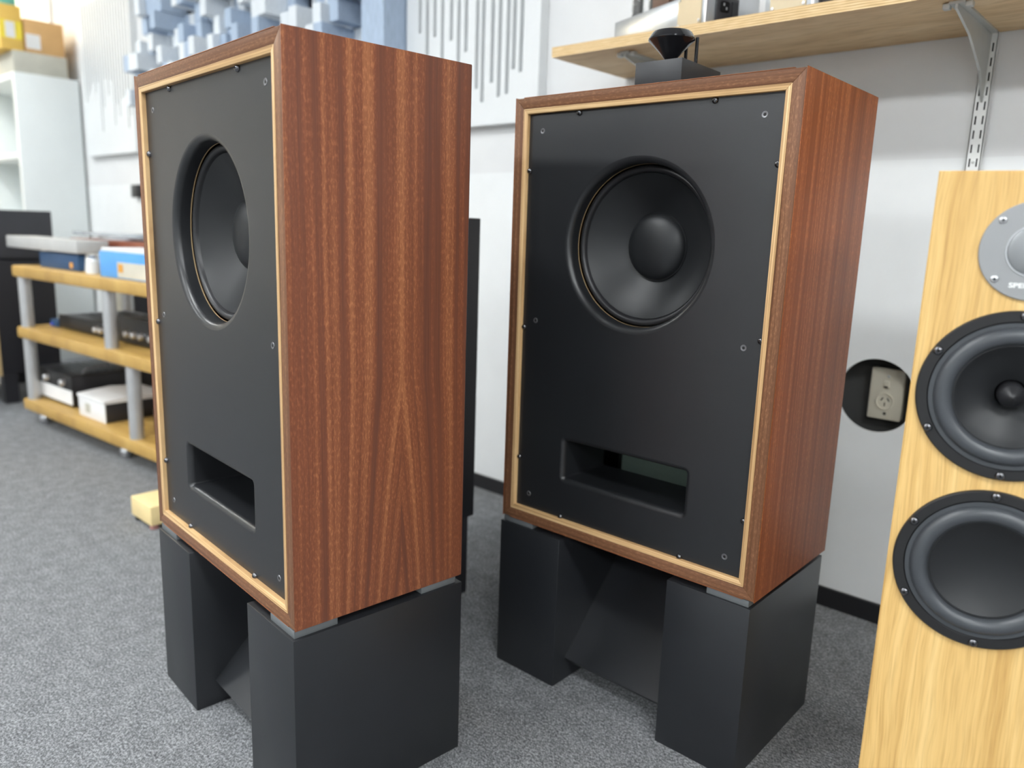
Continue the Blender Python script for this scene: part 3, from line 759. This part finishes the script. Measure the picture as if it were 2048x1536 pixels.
box('orange_mark', .10, .125, -.001, -.0002, .01, .03, 'orange', q)
q = rthing('blue_box', 'bright blue box with white lid and cream label on the top tier', 'box', .93, .02, TOP[2])
box('carton', -.20, .20, 0, .15, .0003, .086, 'box_blue', q, .003)
box('lid', -.195, .195, .005, .145, .0862, .098, 'paper_white', q, .004)
box('label', -.07, .19, -.0014, -.0002, .005, .055, 'box_cream', q)
box('orange_mark', -.062, -.030, -.0026, -.0016, .022, .048, 'orange', q)
q = rthing('glass_jar', 'small white bottle between the navy and the bright blue boxes', 'bottle', .585, .06, TOP[2])
lathez_part('body', [(0, 0), (.022, 0), (.022, .045), (.012, .055), (0, .055)], 0, 0, 'white_paint', q, 18)
lathez_part('cap', [(.0125, .0552), (.0125, .061), (0, .061)], 0, 0, 'box_navy', q, 14)
def black_unit(x0, x1, y0, y1, z, h, label, extra):
    q = rthing('hifi_component', label, 'hi-fi unit', (x0 + x1) / 2, y0, z + .0005, 'black hi-fi units on the rack')
    hw = (x1 - x0) / 2; d = y1 - y0
    box('case', -hw, hw, .004, d, .008, h, 'amp_black', q, .003)
    box('front_panel', -hw - .002, hw + .002, 0, .0038, .006, h + .002, 'frame_black', q, .001)
    for k in range(6): box('vent_bar', -hw * .8, hw * .8, d * .25 + k * .03, d * .25 + k * .03 + .012, h, h + .003, 'satin_black', q)
    for fx in (-hw + .04, hw - .04):
        for fy in (.04, d - .04): lathez_part('foot', [(0, 0), (.012, 0), (.012, .0078), (0, .0078)], fx, fy, 'rubber_black', q, 10)
    for (kx, kz, r) in extra:
        lathe_part('knob', [(r, 0), (r * .92, -.016), (r * .8, -.018), (0, -.018)], kx, kz, 'silver', q, 20)
    return q
black_unit(.16, .60, .10, .375, TOP[1], .055, 'flat black hi-fi unit at the left of the middle tier', [(.12, .03, .012), (.16, .03, .012)])
black_unit(.66, 1.10, .10, .375, TOP[1], .095, 'taller black hi-fi unit at the right of the middle tier', [(-.14, .04, .012), (-.09, .04, .012), (-.04, .04, .012), (.03, .04, .012)])
q = rthing('blue_gadget', 'tiny blue gadget at the front left of the middle tier', 'gadget', .105, .10, TOP[1])
box('body', -.035, .03, 0, .05, .0002, .030, 'box_navy', q, .004); box('light', -.03, -.005, -.0014, -.0002, .004, .016, 'led_blue', q)
q = black_unit(-.01, .33, .060, .375, TOP[0], .125, 'black amplifier with a white front strip at the left of the bottom tier', [(-.05, .095, .013), (.10, .095, .013)])
box('white_strip', -.168, .168, -.0016, -.0002, .012, .068, 'paper_white', q)
bm = bmesh.new(); tube(bm, [(.05, .2, .134), (.08, .15, .139), (.11, .08, .138), (.15, .05, .134)], .004)
finish('cable', bm, 'cable_grey', q, 60)
q = rthing('white_box', 'white-lidded box with dark sides beside the black amplifier on the bottom tier', 'box', .54, .04, TOP[0])
box('case', -.105, .105, .003, .24, .0003, .070, 'amp_black', q, .003)
box('front', -.107, .107, -.001, .0028, .0003, .072, 'paper_white', q, .001)
bm = bmesh.new()
loft(bm, [[Vector((xx, -.004, .0725)), Vector((xx, .245, .0725)), Vector((xx, .245, .083)), Vector((xx, .12, .094)), Vector((xx, -.004, .083))] for xx in (-.110, .110)], 0, True, True)
bmesh.ops.recalc_face_normals(bm, faces=bm.faces); finish('lid', bm, 'paper_white', q)
box('print', -.05, -.01, -.0022, -.0011, .02, .055, 'carton_grey', q)
tag(box('brown_case', 0, .20, 0, .22, 0, .085, 'brown_box', None, .004), 'brown box at the right end of the bottom tier beside the nearest loudspeaker', 'box')
bpy.data.objects['brown_case'].location = rk(.86, .11, TOP[0] + .0003); bpy.data.objects['brown_case'].rotation_euler = (0, 0, RA)
# uprights stored behind the rack
for (xa, xb, zt, mt, lb) in ((-4.40, -4.29, .60, 'paper_white', 'white flat carton standing behind the rack'), (-4.25, -4.17, .60, 'carton_grey', 'pale grey flat carton standing behind the rack'), (-4.16, -4.00, .60, 'cabinet_black', 'black flat case standing behind the rack')):
    tag(box('flat_carton', xa, xb, 1.60, 1.73, 0, zt, mt, None, .003), lb, 'box')

# ------------------------------------------------------------------ small cream block on the floor
t = thing('cream_block', 'small cream block on dark rollers on the carpet left of the nearest loudspeaker', 'block', (-2.125, .89, 0))
box('block', -.066, .064, -.06, .06, .012, .068, 'cream_block', t, .004)
for (px, py, m) in ((.048, -.045, 'wheel_pink'), (-.045, -.045, 'frame_black'), (.045, .045, 'frame_black'), (-.045, .045, 'frame_black')):
    lathez_part('roller', [(0, 0), (.012, 0), (.012, .0118), (0, .0118)], px, py, m, t, 12)
